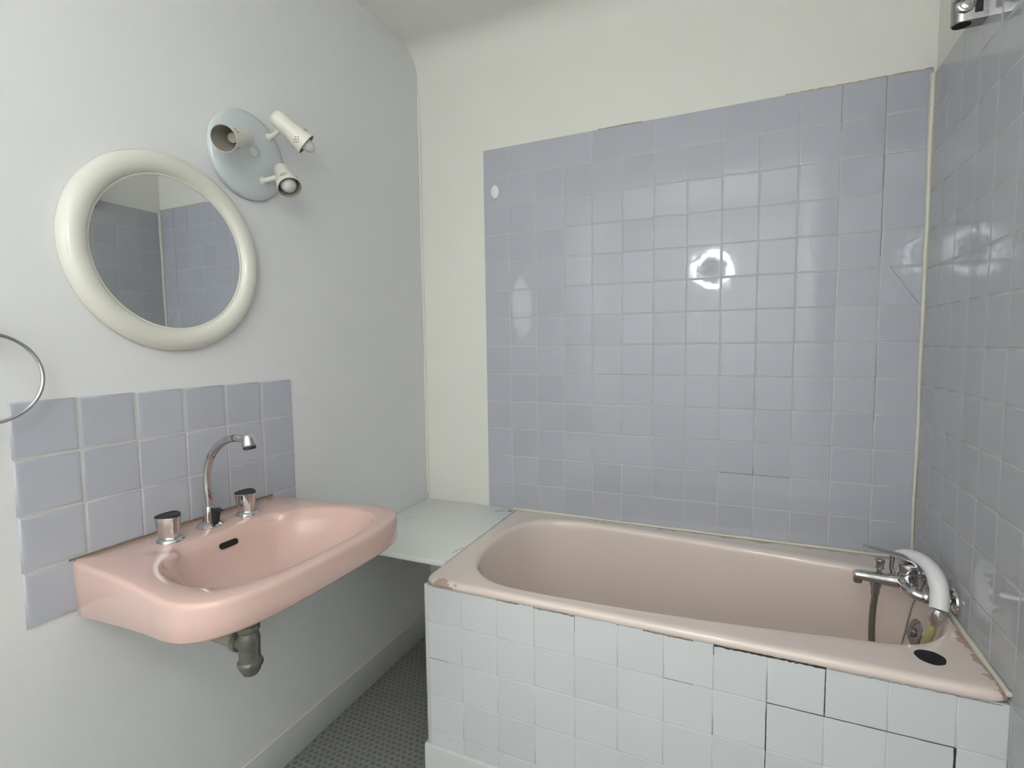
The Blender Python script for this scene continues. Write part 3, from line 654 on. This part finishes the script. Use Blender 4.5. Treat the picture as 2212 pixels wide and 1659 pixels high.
# ------------------------------------------------------------------ three spot wall lamp
lp = thing('wall_spotlight', 'round pale blue plate lamp with three ivory swivel spots above the mirror', 'lamp', (XL, -0.842, 1.785))
bm = NB(); lathe(bm, (XL, -0.842, 1.785), (1, 0, 0), [(0.112, 0.0), (0.1165, 0.004), (0.1165, 0.012), (0.113, 0.017), (0.10, 0.022), (0.07, 0.0275), (0.03, 0.0305), (0.0, 0.031)], 72, c1=False); put('back_plate', bm, 'plate_glass', lp, angle=50)
bm = NB(); lathe(bm, (XL + 0.030, -0.8405, 1.792), (1, 0, 0), [(0.0115, 0.0), (0.0115, 0.003), (0.009, 0.0055), (0.003, 0.0065)], 24); put('centre_cap', bm, 'ivory', lp)
def spot(pivot, back, opn, bulb_out, bulb_kind):
    back, opn, pivot = Vector(back), Vector(opn), Vector(pivot); d = (opn - back); Ln = d.length; d.normalize()
    pr = [(0.004, 0.0), (0.013, 0.0015), (0.0195, 0.006), (0.0222, 0.014), (0.0226, 0.05), (0.0236, 0.056), (0.0278, 0.07), (0.0303, 0.084), (0.0308, 0.1)]
    kk = Ln / 0.1; prof = [(r, h * kk) for r, h in pr]; inner = [(r - 0.0016, h * kk - (0 if i else 0)) for i, (r, h) in enumerate(prof) for kk in (1,)][::-1]
    inner = [(max(r - 0.0016, 0.002), min(h, Ln - 0.0002)) for r, h in prof[::-1] if h > 0.03 * kk]
    bm = NB(); lathe(bm, back, d, prof, 36, c1=False); sh = put('spot_shade', bm, 'enamel', lp, angle=50)
    bm = NB(); lathe(bm, back, d, [(0.0308, Ln)] + inner + [(0.002, 0.03 * kk)], 36, c0=False); put('lining', bm, 'shade_inner', sh)
    # vent holes near the mouth in groups
    x, y, dd = frame(d); bm = NB()
    for g in range(4):
        for (da, dh) in ((0, 0.018), (-0.16, 0.022), (0.16, 0.022), (-0.30, 0.027), (0.0, 0.0275), (0.30, 0.027), (-0.15, 0.032), (0.15, 0.032)):
            a = g * PI / 2 + 0.6 + da; rr = 0.0306 if dh < 0.024 else 0.0297
            c = back + d * (Ln - dh * 0.8) + (x * math.cos(a) + y * math.sin(a)) * (rr - 0.0001)
            lathe(bm, c, x * math.cos(a) + y * math.sin(a), [(0.0015, 0.0), (0.0014, 0.0004)], 6)
    vh = put('vent_hole', bm, 'dark', sh, smooth=False); vh['kind'] = 'stuff'
    # bulb
    bm = NB()
    if bulb_kind == 'candle': lathe(bm, opn - d * 0.055, d, [(0.009, 0.0), (0.011, 0.012), (0.0165, 0.03), (0.0182, 0.044), (0.0176, 0.056), (0.0145, 0.067), (0.009, 0.076), (0.004, 0.0805), (0.001, 0.0818)], 28)
    elif bulb_kind == 'round': lathe(bm, opn - d * 0.062, d, [(0.009, 0.0), (0.012, 0.015), (0.0205, 0.034), (0.0222, 0.044), (0.0195, 0.056), (0.011, 0.064), (0.002, 0.0665)], 28)
    else: lathe(bm, opn - d * 0.07, d, [(0.012, 0.0), (0.013, 0.02), (0.011, 0.026)], 24)
    put('bulb' if bulb_kind != 'none' else 'lamp_holder', bm, 'bulb' if bulb_kind != 'none' else 'shade_inner', sh)
    # swivel arm
    mid = back + d * (0.035 * kk)
    bm = NB(); lathe(bm, pivot, (1, 0, 0), [(0.0105, 0.0), (0.0105, 0.008), (0.008, 0.010)], 22); arm = put('swivel_base', bm, 'ivory', lp)
    bm = NB(); tube(bm, crom([pivot + Vector((0.006, 0, 0)), pivot + Vector((0.018, 0, 0)), (pivot + Vector((0.022, 0, 0))).lerp(mid, 0.5), mid], 4), 0.0068, 14); put('swivel_joint', bm, 'ivory', arm)
spot((XL + 0.022, -0.915, 1.803), (-0.236, -0.884, 1.810), (-0.187, -0.993, 1.7605), 0, 'none')
spot((XL + 0.022, -0.783, 1.852), (-0.225, -0.811, 1.894), (-0.170, -0.750, 1.826), 0, 'candle')
spot((XL + 0.022, -0.812, 1.7245), (-0.238, -0.782, 1.7615), (-0.178, -0.808, 1.694), 0, 'round')

# ------------------------------------------------------------------ towel ring, hook
tw = thing('towel_ring', 'thin chrome towel ring hanging on the left wall beside the tiles', 'towel ring', (XL, -1.428, 1.30))
RCN = (-0.252, -1.4255, 1.2165)
bm = NB(); tube(bm, [(RCN[0], RCN[1] + 0.0785 * math.cos(a), RCN[2] + 0.0785 * math.sin(a)) for a in [2 * PI * i / 72 for i in range(72)]], 0.0036, 12, closed=True); put('ring', bm, 'chrome', tw)
bm = NB(); lathe(bm, (XL, RCN[1], RCN[2] + 0.083), (1, 0, 0), [(0.022, 0), (0.022, 0.004), (0.012, 0.010), (0.009, 0.04), (0.010, 0.056), (0.006, 0.060)], 28); put('mount', bm, 'chrome', tw)
hk = put('adhesive_hook', lathe(NB(), (0.0518, 0.0, 1.862), (0, -1, 0), [(0.0175, 0.0), (0.0178, 0.003), (0.016, 0.006), (0.010, 0.0078), (0.0, 0.008)], 36, squash=None, c1=False), 'white_plastic', loc=(0.0518, 0.0, 1.862))
hk.scale = (1, 1, 1.52); tag(hk, 'small white oval knob stuck on the left column of bath tiles', 'hook')

# ------------------------------------------------------------------ behind the camera: lit ring lamp, with a fill emitter added behind its disc
LC = Vector((0.757, -2.12, 1.785))
bl = thing('pendant_lamp', 'lit round pendant lamp with ring tube and added rear fill emitter hanging opposite the bath', 'lamp', (LC.x, LC.y, ZC))
bm = NB(); lathe(bm, (LC.x, LC.y, ZC), (0, 0, -1), [(0.05, 0.0), (0.05, 0.012), (0.03, 0.022), (0.006, 0.024)], 32); put('canopy', bm, 'white_plastic', bl)
bm = NB(); tube(bm, [(LC.x, LC.y, ZC - 0.02), (LC.x, LC.y, LC.z + 0.10)], 0.004, 10); put('rod', bm, 'white_plastic', bl)
bm = NB(); lathe(bm, LC, (0, 1, 0), [(0.102, 0.0), (0.104, 0.006), (0.100, 0.014), (0.06, 0.022), (0.0, 0.024)], 64, c1=False); put('shield_disc', bm, 'white_plastic', bl)  # opaque disc added to keep the rear emitter from lighting the room directly
bm = NB(); tube(bm, [LC + Vector((0.116 * math.cos(a), 0.006, 0.116 * math.sin(a))) for a in [2 * PI * i / 64 for i in range(64)]], 0.013, 14, closed=True); put('tube', bm, 'ring_glow', bl)
bm = NB(); lathe(bm, LC + Vector((0, -0.001, 0)), (0, -1, 0), [(0.098, 0.0), (0.096, 0.010), (0.06, 0.022), (0.0, 0.028)], 48, c1=False); put('rear_fill', bm, 'fill_glow', bl)  # added emitter, out of view, sends soft fill back from the front wall
